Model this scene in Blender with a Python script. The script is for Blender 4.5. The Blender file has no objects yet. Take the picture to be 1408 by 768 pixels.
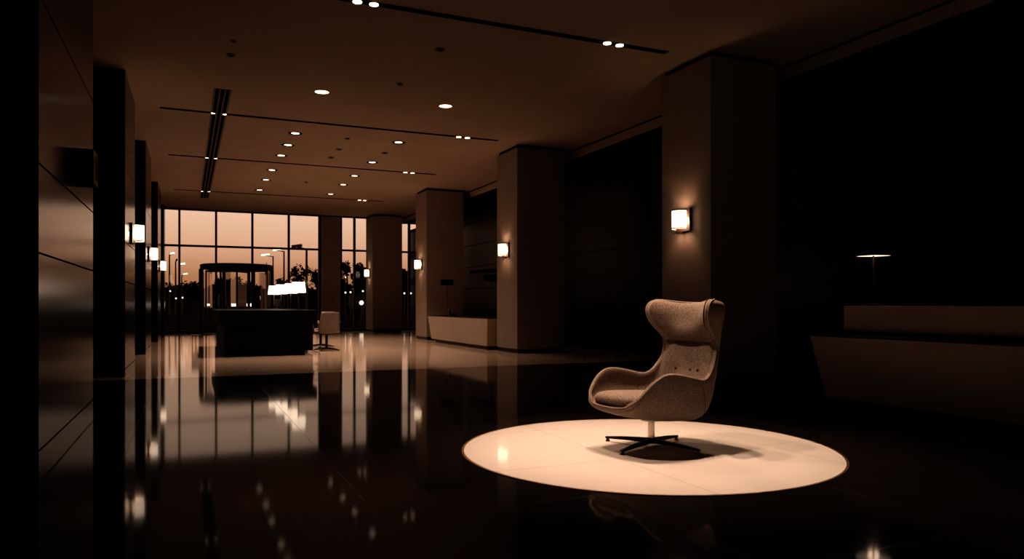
import bpy, bmesh, math, random
from mathutils import Vector, Matrix

scene = bpy.context.scene
COL = scene.collection
PI = math.pi
rnd = random.Random(7)

# ------------------------------------------------------------------ colour
scene.view_settings.view_transform = 'Standard'
scene.view_settings.look = 'None'
scene.view_settings.exposure = 0.0
scene.view_settings.gamma = 1.0
# photographic tone curve: deep shadows, clean highlights
scene.view_settings.use_curve_mapping = True
cm = scene.view_settings.curve_mapping
cv = cm.curves[3]
for x_, y_ in ((0.008, 0.0042), (0.03, 0.021), (0.10, 0.085), (0.30, 0.29)):
    cv.points.new(x_, y_)
for pt_ in cv.points:
    pt_.handle_type = 'VECTOR'
cm.update()

# ------------------------------------------------------------------ camera
FPX = 1013.0
YAW = math.radians(23.86)
cam_d = bpy.data.cameras.new('camera')
cam = bpy.data.objects.new('camera', cam_d)
COL.objects.link(cam)
cam.location = (0, 0, 1.0)
cam.rotation_euler = (PI / 2, 0, -YAW)
cam_d.sensor_width = 36.0
cam_d.lens = 36.0 * FPX / 1408.0
cam_d.shift_y = 34.0 / 1408.0
cam_d.clip_start = 0.05
cam_d.clip_end = 1000
scene.camera = cam
scene.cycles.transparent_max_bounces = 32

SY, CY = math.sin(YAW), math.cos(YAW)


def ray_point(px, depth, z=0.0):
    """A place in the world seen at column px and a given depth along the view."""
    u = (px - 704) / FPX
    return Vector(((SY + u * CY) * depth, (CY - u * SY) * depth, z))


# ------------------------------------------------------------------ materials
def new_mat(name):
    m = bpy.data.materials.new(name)
    m.use_nodes = True
    nt = m.node_tree
    b = nt.nodes['Principled BSDF']
    return m, nt, b


def mat(name, color, rough=0.6, metal=0.0, spec=0.5, noise=0.0, nscale=8.0, bump=0.0, bscale=60.0):
    m, nt, b = new_mat(name)
    b.inputs['Base Color'].default_value = (*color, 1)
    b.inputs['Roughness'].default_value = rough
    b.inputs['Metallic'].default_value = metal
    b.inputs['Specular IOR Level'].default_value = spec
    tc = nt.nodes.new('ShaderNodeTexCoord')
    if noise > 0:
        n = nt.nodes.new('ShaderNodeTexNoise')
        n.inputs['Scale'].default_value = nscale
        n.inputs['Detail'].default_value = 4
        nt.links.new(tc.outputs['Object'], n.inputs['Vector'])
        r = nt.nodes.new('ShaderNodeValToRGB')
        r.color_ramp.elements[0].position = 0.3
        r.color_ramp.elements[1].position = 0.7
        r.color_ramp.elements[0].color = (*[c * (1 - noise) for c in color], 1)
        r.color_ramp.elements[1].color = (*[min(1, c * (1 + noise)) for c in color], 1)
        nt.links.new(n.outputs['Fac'], r.inputs['Fac'])
        nt.links.new(r.outputs['Color'], b.inputs['Base Color'])
    if bump > 0:
        n2 = nt.nodes.new('ShaderNodeTexNoise')
        n2.inputs['Scale'].default_value = bscale
        nt.links.new(tc.outputs['Object'], n2.inputs['Vector'])
        bp = nt.nodes.new('ShaderNodeBump')
        bp.inputs['Strength'].default_value = bump
        bp.inputs['Distance'].default_value = 0.01
        nt.links.new(n2.outputs['Fac'], bp.inputs['Height'])
        nt.links.new(bp.outputs['Normal'], b.inputs['Normal'])
    return m


def emis(name, color, strength, base=(0.8, 0.75, 0.7)):
    m, nt, b = new_mat(name)
    b.inputs['Base Color'].default_value = (*base, 1)
    b.inputs['Emission Color'].default_value = (*color, 1)
    b.inputs['Emission Strength'].default_value = strength
    return m


def stone_floor(name, color, rough, spec, tile, joint, joint_col, var=0.15, bump=0.0):
    m, nt, b = new_mat(name)
    N, L = nt.nodes, nt.links
    tc = N.new('ShaderNodeTexCoord')
    mp = N.new('ShaderNodeMapping')
    L.new(tc.outputs['Object'], mp.inputs['Vector'])
    mp.inputs['Location'].default_value = (0.37, 0.25, 0)
    br = N.new('ShaderNodeTexBrick')
    br.offset = 0.0
    br.inputs['Scale'].default_value = 1.0
    br.inputs['Brick Width'].default_value = tile
    br.inputs['Row Height'].default_value = tile
    br.inputs['Mortar Size'].default_value = joint
    br.inputs['Mortar Smooth'].default_value = 0.1
    br.inputs['Color1'].default_value = (*color, 1)
    br.inputs['Color2'].default_value = (*[c * (1 - var) for c in color], 1)
    br.inputs['Mortar'].default_value = (*joint_col, 1)
    L.new(mp.outputs['Vector'], br.inputs['Vector'])
    L.new(br.outputs['Color'], b.inputs['Base Color'])
    nz = N.new('ShaderNodeTexNoise')
    nz.inputs['Scale'].default_value = 2.0
    nz.inputs['Detail'].default_value = 5
    L.new(tc.outputs['Object'], nz.inputs['Vector'])
    rr = N.new('ShaderNodeMapRange')
    rr.inputs['To Min'].default_value = rough * 0.8
    rr.inputs['To Max'].default_value = rough * 1.2
    L.new(nz.outputs['Fac'], rr.inputs['Value'])
    ad = N.new('ShaderNodeMath')
    ad.operation = 'MULTIPLY_ADD'
    ad.inputs[1].default_value = 0.1
    L.new(br.outputs['Fac'], ad.inputs[0])
    L.new(rr.outputs['Result'], ad.inputs[2])
    L.new(ad.outputs['Value'], b.inputs['Roughness'])
    b.inputs['Specular IOR Level'].default_value = spec
    b.inputs['Specular Tint'].default_value = (1.0, 0.82, 0.66, 1)
    if bump > 0:
        n3 = N.new('ShaderNodeTexNoise')
        n3.inputs['Scale'].default_value = 5.0
        n3.inputs['Detail'].default_value = 2
        L.new(tc.outputs['Object'], n3.inputs['Vector'])
        bp = N.new('ShaderNodeBump')
        bp.inputs['Strength'].default_value = bump
        bp.inputs['Distance'].default_value = 0.002
        L.new(n3.outputs['Fac'], bp.inputs['Height'])
        L.new(bp.outputs['Normal'], b.inputs['Normal'])
    return m


def joint_panel(name, color, rough, spec, heights, thick=0.007, axis='Z'):
    """Polished wall panel with thin dark joints at given heights and fine vertical brush grain."""
    m, nt, b = new_mat(name)
    N, L = nt.nodes, nt.links
    tc = N.new('ShaderNodeTexCoord')
    sp = N.new('ShaderNodeSeparateXYZ')
    L.new(tc.outputs['Object'], sp.inputs['Vector'])
    prev = None
    for h in heights:
        c = N.new('ShaderNodeMath')
        c.operation = 'COMPARE'
        c.inputs[1].default_value = h
        c.inputs[2].default_value = thick
        L.new(sp.outputs[axis], c.inputs[0])
        if prev is None:
            prev = c
        else:
            a = N.new('ShaderNodeMath')
            a.operation = 'MAXIMUM'
            L.new(prev.outputs[0], a.inputs[0])
            L.new(c.outputs[0], a.inputs[1])
            prev = a
    mp = N.new('ShaderNodeMapping')
    mp.inputs['Scale'].default_value = (60, 60, 1.2)
    L.new(tc.outputs['Object'], mp.inputs['Vector'])
    nz = N.new('ShaderNodeTexNoise')
    nz.inputs['Scale'].default_value = 1.0
    nz.inputs['Detail'].default_value = 3
    L.new(mp.outputs['Vector'], nz.inputs['Vector'])
    mx = N.new('ShaderNodeMix')
    mx.data_type = 'RGBA'
    mx.inputs['A'].default_value = (*color, 1)
    mx.inputs['B'].default_value = (0.001, 0.001, 0.001, 1)
    L.new(prev.outputs[0], mx.inputs['Factor'])
    L.new(mx.outputs['Result'], b.inputs['Base Color'])
    r1 = N.new('ShaderNodeMapRange')
    r1.inputs['To Min'].default_value = rough * 0.8
    r1.inputs['To Max'].default_value = rough * 1.25
    L.new(nz.outputs['Fac'], r1.inputs['Value'])
    L.new(r1.outputs['Result'], b.inputs['Roughness'])
    b.inputs['Specular Tint'].default_value = (1.0, 0.72, 0.52, 1)
    s1 = N.new('ShaderNodeMath')
    s1.operation = 'MULTIPLY_ADD'
    s1.inputs[1].default_value = -spec
    s1.inputs[2].default_value = spec
    L.new(prev.outputs[0], s1.inputs[0])
    lo_ = N.new('ShaderNodeMapRange')          # dim reflection near the floor, put into the specular level
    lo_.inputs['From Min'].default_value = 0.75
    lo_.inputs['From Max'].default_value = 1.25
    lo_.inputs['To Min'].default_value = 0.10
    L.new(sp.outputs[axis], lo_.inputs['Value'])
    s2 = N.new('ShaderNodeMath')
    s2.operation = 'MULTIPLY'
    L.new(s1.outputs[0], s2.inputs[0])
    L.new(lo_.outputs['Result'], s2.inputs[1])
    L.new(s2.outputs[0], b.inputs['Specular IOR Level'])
    return m


def fabric_mat(name, dark, light):
    m, nt, b = new_mat(name)
    N, L = nt.nodes, nt.links
    tc = N.new('ShaderNodeTexCoord')
    n1 = N.new('ShaderNodeTexNoise')
    n1.inputs['Scale'].default_value = 190
    n1.inputs['Detail'].default_value = 3
    L.new(tc.outputs['Object'], n1.inputs['Vector'])
    r = N.new('ShaderNodeValToRGB')
    r.color_ramp.elements[0].position = 0.36
    r.color_ramp.elements[1].position = 0.66
    r.color_ramp.elements[0].color = (*dark, 1)
    r.color_ramp.elements[1].color = (*light, 1)
    L.new(n1.outputs['Fac'], r.inputs['Fac'])
    L.new(r.outputs['Color'], b.inputs['Base Color'])
    b.inputs['Roughness'].default_value = 0.95
    b.inputs['Specular IOR Level'].default_value = 0.15
    b.inputs['Sheen Weight'].default_value = 0.04
    b.inputs['Sheen Roughness'].default_value = 0.5
    bp = N.new('ShaderNodeBump')
    bp.inputs['Strength'].default_value = 0.5
    bp.inputs['Distance'].default_value = 0.004
    L.new(n1.outputs['Fac'], bp.inputs['Height'])
    L.new(bp.outputs['Normal'], b.inputs['Normal'])
    return m


def glass_mat(name, tint=(1, 1, 1), refl=1.0):
    m = bpy.data.materials.new(name)
    m.use_nodes = True
    nt = m.node_tree
    N, L = nt.nodes, nt.links
    N.remove(N['Principled BSDF'])
    out = N['Material Output']
    tr = N.new('ShaderNodeBsdfTransparent')
    tr.inputs['Color'].default_value = (*tint, 1)
    gl = N.new('ShaderNodeBsdfGlossy')
    gl.inputs['Roughness'].default_value = 0.0
    fr = N.new('ShaderNodeFresnel')
    fr.inputs['IOR'].default_value = 1.5
    mu = N.new('ShaderNodeMath')
    mu.operation = 'MULTIPLY'
    mu.inputs[1].default_value = refl
    L.new(fr.outputs[0], mu.inputs[0])
    mx = N.new('ShaderNodeMixShader')
    L.new(mu.outputs[0], mx.inputs['Fac'])
    L.new(tr.outputs[0], mx.inputs[1])
    L.new(gl.outputs[0], mx.inputs[2])
    L.new(mx.outputs[0], out.inputs['Surface'])
    return m


WARM = (1.0, 0.645, 0.445)
SKIN = (1.0, 0.80, 0.66)
M = dict(
    floor_dark=stone_floor('black_polished_stone', (0.0055, 0.0040, 0.0033), 0.06, 0.030, 1.2, 0.0026, (0.030, 0.021, 0.016), 0.15, 0.0),
    floor_light=stone_floor('pale_polished_stone', (0.56, 0.44, 0.355), 0.07, 0.16, 1.2, 0.003, (0.16, 0.12, 0.09), 0.10, 0.0),
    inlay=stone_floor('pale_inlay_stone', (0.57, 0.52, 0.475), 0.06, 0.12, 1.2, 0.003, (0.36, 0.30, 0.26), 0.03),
    plaster=mat('ceiling_plaster', (0.36, 0.28, 0.225), 0.9, spec=0.1, noise=0.04, nscale=2),
    column=mat('column_plaster', (0.26, 0.21, 0.18), 0.85, spec=0.15, noise=0.05, nscale=3),
    plinth=mat('dark_plinth', (0.012, 0.008, 0.006), 0.5, spec=0.2),
    gap=mat('shadow_gap', (0.004, 0.003, 0.003), 0.9, spec=0.0),
    black=mat('matt_black', (0.0018, 0.0014, 0.0012), 0.95, spec=0.0),
    blackwall=mat('dark_wall', (0.004, 0.003, 0.0025), 0.9, spec=0.02),
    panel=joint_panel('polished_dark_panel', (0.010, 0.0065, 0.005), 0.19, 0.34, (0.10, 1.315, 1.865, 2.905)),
    wallpanel=joint_panel('dark_wall_panel', (0.0035, 0.0025, 0.002), 0.28, 0.20, (0.8, 1.5, 2.2, 2.9, 3.6), 0.010),
    deskwhite=mat('white_desk_lacquer', (0.37, 0.305, 0.265), 0.55, spec=0.2, noise=0.03, nscale=3),
    deskblack=mat('black_desk', (0.0025, 0.002, 0.0018), 0.6, spec=0.10),
    frame=mat('window_frame', (0.006, 0.004, 0.003), 0.6, spec=0.1),
    pierstone=mat('window_pier', (0.21, 0.165, 0.135), 0.7, spec=0.1, noise=0.1, nscale=4),
    blackmetal=mat('black_metal', (0.006, 0.005, 0.0045), 0.35, spec=0.4),
    bronze=mat('dark_bronze', (0.03, 0.018, 0.011), 0.45, metal=0.6),
    chrome=mat('chrome', (0.52, 0.44, 0.38), 0.14, metal=1.0),
    brass=mat('rim_brass', (0.30, 0.19, 0.10), 0.35, metal=1.0),
    fabric=fabric_mat('heather_wool', (0.056, 0.042, 0.034), (0.255, 0.194, 0.156)),
    piping=mat('piping_fabric', (0.20, 0.15, 0.12), 0.9, spec=0.1),
    button=mat('button_fabric', (0.05, 0.035, 0.027), 0.9, spec=0.1),
    shell=mat('white_shell', (0.14, 0.11, 0.092), 0.5, spec=0.3),
    glass=glass_mat('window_glass', (0.94, 0.92, 0.90), 0.8),
    doorglass=glass_mat('door_glass', (0.97, 0.95, 0.93), 0.6),
    lit=emis('lit_sconce_glass', (1.0, 0.74, 0.52), 3.2),
    lit_soft=emis('lit_lamp_linen', (1.0, 0.74, 0.54), 3.2),
    lit_spot=emis('lit_downlight', (1.0, 0.74, 0.52), 3.6),
    lit_dim=emis('lit_lamp_underside', (1.0, 0.72, 0.5), 1.3),
    streetlit=emis('lit_street_light', (1.0, 0.85, 0.70), 1.6),
    headlit=emis('lit_headlamp', (1.0, 0.85, 0.7), 5.0),
    faintlit=emis('faint_lit_edge', (1.0, 0.6, 0.4), 0.03, (0.05, 0.03, 0.02)),
    ground=mat('asphalt', (0.006, 0.004, 0.003), 1.0, spec=0.0),
    tree=mat('tree_silhouette', (0.004, 0.0025, 0.0018), 1.0, spec=0.0),
    farpole=mat('street_metal', (0.03, 0.018, 0.012), 0.8, spec=0.05),
    carpaint=mat('car_paint', (0.005, 0.0035, 0.0025), 0.6, spec=0.05),
    building=mat('building_wall', (0.02, 0.013, 0.009), 0.9, spec=0.0),
    buildglass=mat('building_glass', (0.012, 0.008, 0.006), 0.5, spec=0.05),
    fin=mat('outside_cladding', (0.30, 0.19, 0.12), 0.6, spec=0.3),
)


# ------------------------------------------------------------------ mesh helpers
def obj(name, bm, m, parent=None, smooth=None, bevel=0.0, subsurf=0):
    me = bpy.data.meshes.new(name)
    bmesh.ops.recalc_face_normals(bm, faces=bm.faces)
    bm.to_mesh(me)
    bm.free()
    o = bpy.data.objects.new(name, me)
    COL.objects.link(o)
    if m is not None:
        me.materials.append(M[m] if isinstance(m, str) else m)
    if parent is not None:
        o.parent = parent
    if smooth is not None:
        me.shade_smooth() if smooth >= 180 else None
        if smooth < 180:
            me.shade_smooth()
            me.set_sharp_from_angle(angle=math.radians(smooth))
    if bevel > 0:
        bv = o.modifiers.new('bevel', 'BEVEL')
        bv.width = bevel
        bv.segments = 2
        bv.limit_method = 'ANGLE'
    if subsurf:
        s = o.modifiers.new('subsurf', 'SUBSURF')
        s.levels = subsurf
        s.render_levels = subsurf
    return o


def quad_bm(x0, x1, y, z0, z1):
    bm = bmesh.new()
    bm.faces.new([bm.verts.new(q) for q in ((x0, y, z0), (x1, y, z0), (x1, y, z1), (x0, y, z1))])
    return bm


def BM():
    return bmesh.new()


def add_box(bm, x0, x1, y0, y1, z0, z1):
    vs = [bm.verts.new((x, y, z)) for z in (z0, z1) for y in (y0, y1) for x in (x0, x1)]
    for f in ((0, 1, 3, 2), (4, 5, 7, 6), (0, 1, 5, 4), (2, 3, 7, 6), (0, 2, 6, 4), (1, 3, 7, 5)):
        bm.faces.new([vs[i] for i in f])
    return vs


def box_bm(*a):
    bm = BM()
    add_box(bm, *a)
    return bm


def add_hexa(bm, pts):
    """Eight points: bottom loop of four then top loop of four."""
    vs = [bm.verts.new(p) for p in pts]
    for f in ((3, 2, 1, 0), (4, 5, 6, 7), (0, 1, 5, 4), (1, 2, 6, 5), (2, 3, 7, 6), (3, 0, 4, 7)):
        bm.faces.new([vs[i] for i in f])


def add_lathe(bm, profile, seg=24, center=(0, 0, 0), cap=True):
    cx, cy, cz = center
    rings = []
    for r, z in profile:
        rings.append([bm.verts.new((cx + r * math.cos(2 * PI * i / seg), cy + r * math.sin(2 * PI * i / seg), cz + z)) for i in range(seg)])
    for a, b in zip(rings, rings[1:]):
        for i in range(seg):
            bm.faces.new((a[i], a[(i + 1) % seg], b[(i + 1) % seg], b[i]))
    if cap:
        bm.faces.new(list(reversed(rings[0])))
        bm.faces.new(rings[-1])


def add_tube(bm, pts, r, seg=8, radii=None, closed=False):
    pts = [Vector(p) for p in pts]
    n = len(pts)
    rings = []
    up0 = None
    for i, p in enumerate(pts):
        if closed:
            t = (pts[(i + 1) % n] - pts[i - 1]).normalized()
        else:
            t = (pts[min(i + 1, n - 1)] - pts[max(i - 1, 0)]).normalized()
        if up0 is None:
            up0 = Vector((0, 0, 1)) if abs(t.z) < 0.9 else Vector((1, 0, 0))
        a = t.cross(up0).normalized()
        up0 = a.cross(t).normalized()
        rr = radii[i] if radii else r
        rings.append([bm.verts.new(p + (a * math.cos(2 * PI * k / seg) + up0 * math.sin(2 * PI * k / seg)) * rr) for k in range(seg)])
    pairs = list(zip(rings, rings[1:])) + ([(rings[-1], rings[0])] if closed else [])
    for a, b in pairs:
        for k in range(seg):
            bm.faces.new((a[k], a[(k + 1) % seg], b[(k + 1) % seg], b[k]))
    if not closed:
        bm.faces.new(list(reversed(rings[0])))
        bm.faces.new(rings[-1])


def thing(name, label, cat, loc=(0, 0, 0), rotz=0.0, group=None):
    o = bpy.data.objects.new(name, None)
    o.empty_display_size = 0.1
    COL.objects.link(o)
    o.location = loc
    o.rotation_euler = (0, 0, rotz)
    o['label'] = label
    o['category'] = cat
    if group:
        o['group'] = group
    return o


def tag(o, label, cat, group=None, kind=None):
    o['label'] = label
    o['category'] = cat
    if group:
        o['group'] = group
    if kind:
        o['kind'] = kind
    return o


def struct(name, bm, m, parent=None, **kw):
    o = obj(name, bm, m, parent, **kw)
    if parent is None:
        o['kind'] = 'structure'
    return o


def dup(root, loc, rotz, label, group=None):
    r = root.copy()
    COL.objects.link(r)
    r.location = loc
    r.rotation_euler = (0, 0, rotz)
    r['label'] = label
    if group:
        r['group'] = group
    for ch in list(root.children):
        c = ch.copy()
        COL.objects.link(c)
        c.parent = r
        for g in ch.children:
            d = g.copy()
            COL.objects.link(d)
            d.parent = c
    return r


def lamp(name, kind, loc, energy, color=WARM, parent=None, radius=0.05, target=None, angle=None, blend=0.3):
    d = bpy.data.lights.new(name, kind)
    d.energy = energy
    d.color = color
    d.shadow_soft_size = radius
    if kind == 'SPOT':
        d.spot_size = math.radians(angle)
        d.spot_blend = blend
    o = bpy.data.objects.new(name, d)
    COL.objects.link(o)
    o.location = loc
    if parent:
        o.parent = parent
    if target is not None:
        o.rotation_euler = (Vector(target) - Vector(loc)).to_track_quat('-Z', 'Y').to_euler()
    return o


# ------------------------------------------------------------------ room
CZ = 4.25            # ceiling height
YW = 27.5            # glazed end wall
YSPLIT = 11.0        # black stone gives way to pale stone
XC0, XC1 = 6.13, 7.22   # column faces
XR = 8.45            # dark wall behind the desks

bm = box_bm(-3.0, XR + 0.1, -4.2, YSPLIT, -0.1, 0.0)
struct('floor', bm, 'floor_dark')
bm = box_bm(-3.0, XR + 0.1, YSPLIT, YW + 0.15, -0.1, 0.0)
struct('floor_pale', bm, 'floor_light')
struct('ceiling', box_bm(-3.0, 7.5, -4.2, YW + 0.15, CZ, CZ + 0.15), 'plaster')
struct('ceiling_lowered', box_bm(7.5, XR + 0.1, -4.2, YW - 0.02, 4.07, CZ + 0.15), 'black')
struct('trim_1', box_bm(7.47, 7.5, -4.2, YW - 0.02, 4.07, CZ - 0.012), 'plaster')
struct('trim_2', box_bm(7.462, 7.47, -4.2, YW - 0.02, CZ - 0.03, CZ - 0.001), 'gap')
struct('wall_left', box_bm(-2.9, -2.75, -4.2, YW, 0, CZ), 'black')
struct('wall_right', box_bm(XR, XR + 0.12, -4.2, YW, 0, 4.07), 'wallpanel')
struct('wall_back', box_bm(-2.9, XR + 0.1, -4.2, -4.05, 0, CZ), 'blackwall')

# glazed end wall: solid pier and head, two windows
bm = BM()
add_box(bm, 4.50, 5.20, YW - 0.12, YW + 0.15, 0, CZ)
struct('wall_end', bm, 'pierstone')


def window(name, x0, x1, mull, zt=4.24):
    root = obj(name, box_bm(x0, x1, YW - 0.02, YW + 0.10, 0.0, 0.10), 'frame')     # bottom rail
    root['kind'] = 'structure'
    bm = BM()
    add_box(bm, x0, x1, YW - 0.02, YW + 0.10, zt - 0.03, CZ)
    add_box(bm, x0, x1, YW - 0.03, YW + 0.09, 2.965, 3.035)
    for x in mull:
        add_box(bm, x - 0.035, x + 0.035, YW - 0.06, YW + 0.10, 0.10, zt)
    obj('window_frame', bm, 'frame', root)
    xs = sorted(mull)
    edges = [x0] + xs + [x1]
    for a, b in zip(edges, edges[1:]):
        if b - a < 0.12:
            continue
        for z0, z1 in ((0.1, 2.965), (3.035, zt - 0.03)):
            if z0 < 1 and a < 2.9 and b > 0.45 and name == 'window_1':
                z0 = 2.40            # the revolving door stands in this bay
                if a < 0.9:
                    obj('pane', quad_bm(a, 0.46, YW + 0.035, 0.1, 2.40), 'glass', root)
                if b > 3.0:
                    obj('pane', quad_bm(2.78, b, YW + 0.035, 0.1, 2.40), 'glass', root)
            obj('pane', quad_bm(a, b, YW + 0.035, z0, z1), 'glass', root)
    return root


DOOR_X, DOOR_R = 1.62, 1.15
window('window_1', -1.15, 4.50, (-0.21, 0.95, 2.14, 3.38, 4.46))
window('window_2', 5.20, XR, (5.24, 5.74, 6.98, 7.84, 8.40))

# head panel over the glass
struct('trim_3', box_bm(-2.75, XR, YW - 0.14, YW - 0.06, 4.20, CZ), 'frame')

# ------------------------------------------------------------------ columns on the desk side
ys = (7.58, 13.6, 19.75, 26.25)
labels = (
    'tall square plaster column standing behind the wing chair',
    'square plaster column between the chair column and the white desk',
    'square plaster column just beyond the small tapered white desk',
    'farthest square plaster column, standing close to the glazed wall',
)
for y, lb in zip(ys, labels):
    w = 1.06
    root = thing('column', lb, 'column', ((XC0 + XC1) / 2, y + w / 2, 0))
    hx = (XC1 - XC0) / 2
    obj('plinth', box_bm(-hx + 0.025, hx - 0.025, -w / 2 + 0.025, w / 2 - 0.025, 0, 0.085), 'plinth', root)
    obj('shaft', box_bm(-hx, hx, -w / 2, w / 2, 0.085, CZ - 0.07), 'column', root, bevel=0.006)
    obj('shadow_gap', box_bm(-hx + 0.04, hx - 0.04, -w / 2 + 0.04, w / 2 - 0.04, CZ - 0.07, CZ), 'gap', root)

# ------------------------------------------------------------------ dark piers opposite the desks
PIVOT_ROT = math.radians(-0.48)
CR, SR = math.cos(PIVOT_ROT), math.sin(PIVOT_ROT)


def pier_pt(x, y, z=0):
    return (x * CR - y * SR, x * SR + y * CR, z)


PX = -0.87
piers = (
    (5.29, 7.95, 'dark pier with polished face carrying the unlit box fixture'),
    (11.5, 13.36, 'dark polished pier carrying the largest lit sconce of its row'),
    (16.33, 18.39, 'dark polished pier carrying the middle lit sconce of its row'),
    (21.7, 23.59, 'dark polished pier carrying the smallest lit sconce of its row'),
)
for a, b, lb in piers:
    root = thing('pier', lb, 'pier', pier_pt(PX - 0.45, (a + b) / 2), PIVOT_ROT)
    h = (b - a) / 2
    obj('core', box_bm(-0.75, 0.43, -h, h, 0, CZ - 0.001), 'black', root)
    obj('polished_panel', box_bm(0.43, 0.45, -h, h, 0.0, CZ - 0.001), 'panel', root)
root = thing('pier', 'polished dark pier meeting the glass at the end wall', 'pier', pier_pt(PX - 0.45, 26.9), PIVOT_ROT)
obj('core', box_bm(-0.75, 0.43, -0.41, 0.45, 0, CZ - 0.001), 'black', root)
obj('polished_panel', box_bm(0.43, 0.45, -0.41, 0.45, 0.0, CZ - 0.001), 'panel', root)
tag(obj('cladding_wall', box_bm(-1.05, -0.86, YW + 0.2, YW + 3.8, 0, 5.2), 'fin'), 'pale clad outside wall running on past the glass', 'wall', kind='structure')


# ------------------------------------------------------------------ wall sconces
def make_sconce(label, loc, rotz, group):
    """Outward is local +x, wall plane at x = 0, centre at z = 0."""
    t = thing('wall_sconce', label, 'wall light', loc, rotz, group)
    obj('back_plate', box_bm(0.0, 0.035, -0.15, 0.15, -0.15, 0.15), 'bronze', t, bevel=0.003)

    def arc(r0, r1, n=16):
        return [(0.055 + r0 * math.cos(-PI / 2 + PI * i / n), r1 * math.sin(-PI / 2 + PI * i / n)) for i in range(n + 1)]
    pts = arc(0.13, 0.112)
    bm = BM()
    lo = [bm.verts.new((x, y, -0.122)) for x, y in pts]
    hi = [bm.verts.new((x, y, 0.122)) for x, y in pts]
    for i in range(len(pts) - 1):
        bm.faces.new((lo[i], lo[i + 1], hi[i + 1], hi[i]))
    sh = obj('lamp_shade', bm, 'lit', t, smooth=180)
    for z0, z1 in ((-0.118, -0.106), (0.122, 0.136)):
        outer, inner = arc(0.136, 0.118), arc(0.126, 0.108)
        bm = BM()
        rows = [[bm.verts.new((x, y, z)) for x, y in o] for o, z in ((outer, z0), (outer, z1), (inner, z1), (inner, z0))]
        for q in range(4):
            A, B = rows[q], rows[(q + 1) % 4]
            for i in range(len(A) - 1):
                bm.faces.new((A[i], A[i + 1], B[i + 1], B[i]))
        obj('shade_rim', bm, 'bronze', t)
    bm = BM()
    add_box(bm, 0.0, 0.06, -0.02, 0.02, -0.165, -0.15)
    obj('arm', bm, 'bronze', t)
    lamp('sconce_bulb', 'POINT', (0.095, 0, 0), 9.0, (1, 0.55, 0.32), t, 0.03)
    return t


g1 = 'lit sconces on the plaster columns'
for y, z, lb in zip((8.12, 14.14, 20.3, 26.75), (2.125, 2.13, 2.13, 2.13), (
        'lit half-round sconce on the column behind the wing chair',
        'lit half-round sconce on the column before the tapered white desk',
        'lit half-round sconce on the column beyond the tapered white desk',
        'smallest lit sconce, on the column close to the glazed wall')):
    make_sconce(lb, (XC0, y, z), PI, g1)
g2 = 'lit sconces on the polished piers'
for y, z, lb in zip((12.5, 17.15, 22.3), (2.07, 2.05, 2.05), (
        'largest lit sconce on the dark polished piers',
        'middle one of the three lit sconces on the dark piers',
        'smallest lit sconce on the dark polished piers, beside the glass')):
    make_sconce(lb, pier_pt(PX, y, z), PIVOT_ROT, g2)

# unlit box fixture on the first pier
t = thing('wall_box', 'unlit black box fixture mounted on the polished panel', 'wall fixture', pier_pt(PX, 6.85, 2.10), PIVOT_ROT)
obj('housing', box_bm(0.0, 0.125, -0.14, 0.14, -0.135, 0.135), 'black', t, bevel=0.004)
bm = BM()
for y0, y1, z0, z1 in ((-0.14, -0.10, -0.135, 0.135), (0.10, 0.14, -0.135, 0.135), (-0.10, 0.10, -0.135, -0.09), (-0.10, 0.10, 0.09, 0.135)):
    add_box(bm, 0.125, 0.14, y0, y1, z0, z1)
obj('front_frame', bm, 'bronze', t)
bm = BM()
for i in range(9):
    add_box(bm, 0.127, 0.133, -0.10 + i * 0.0222, -0.085 + i * 0.0222, -0.09, 0.09)
obj('grille', bm, 'bronze', t)

# ------------------------------------------------------------------ ceiling fittings
def ceiling_track(label, y, x0, x1, spots):
    t = thing('ceiling_track', label, 'ceiling light track', ((x0 + x1) / 2, y, CZ))
    hw = (x1 - x0) / 2
    bm = BM()
    add_box(bm, -hw, hw, -0.055, 0.055, -0.004, 0.0)
    obj('channel', bm, 'gap', t)
    for x in spots:
        bm = BM()
        r = 0.050 if x > 1 else 0.032
        add_lathe(bm, [(0.0, -0.013), (r, -0.013), (r, -0.004), (0.0, -0.004)], 20, (x - (x0 + x1) / 2, 0, 0), cap=False)
        bmesh.ops.remove_doubles(bm, verts=bm.verts, dist=1e-5)
        obj('spotlight', bm, 'lit_spot', t)
    return t


ceiling_track('long dark ceiling track passing overhead with two pairs of lit spots', 7.9, -0.40, 5.68, (1.68, 1.86, 4.79, 4.97))
ceiling_track('dark ceiling track nearest to the two big round downlights', 13.5, -0.40, 5.66, (0.42, 0.60, 4.84, 5.02))
ceiling_track('middle one of the three dark tracks crossed by the triple slot', 17.66, -0.36, 5.71, (0.42, 0.60, 4.94, 5.12))
ceiling_track('last dark ceiling track before the glazed wall', 22.95, -0.32, 5.70, (0.42, 0.60, 4.95, 5.11))
t = thing('ceiling_diffuser', 'triple black linear slot running lengthways across the ceiling tracks', 'air diffuser', (0.51, 18.15, CZ))
obj('surround', box_bm(-0.13, 0.13, -6.2, 6.2, -0.005, 0.0), mat('diffuser_surround', (0.10, 0.07, 0.055), 0.7), t)
for x in (-0.075, 0.0, 0.075):
    obj('slot', box_bm(x - 0.025, x + 0.025, -6.2, 6.2, -0.010, -0.005), 'gap', t)

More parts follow.
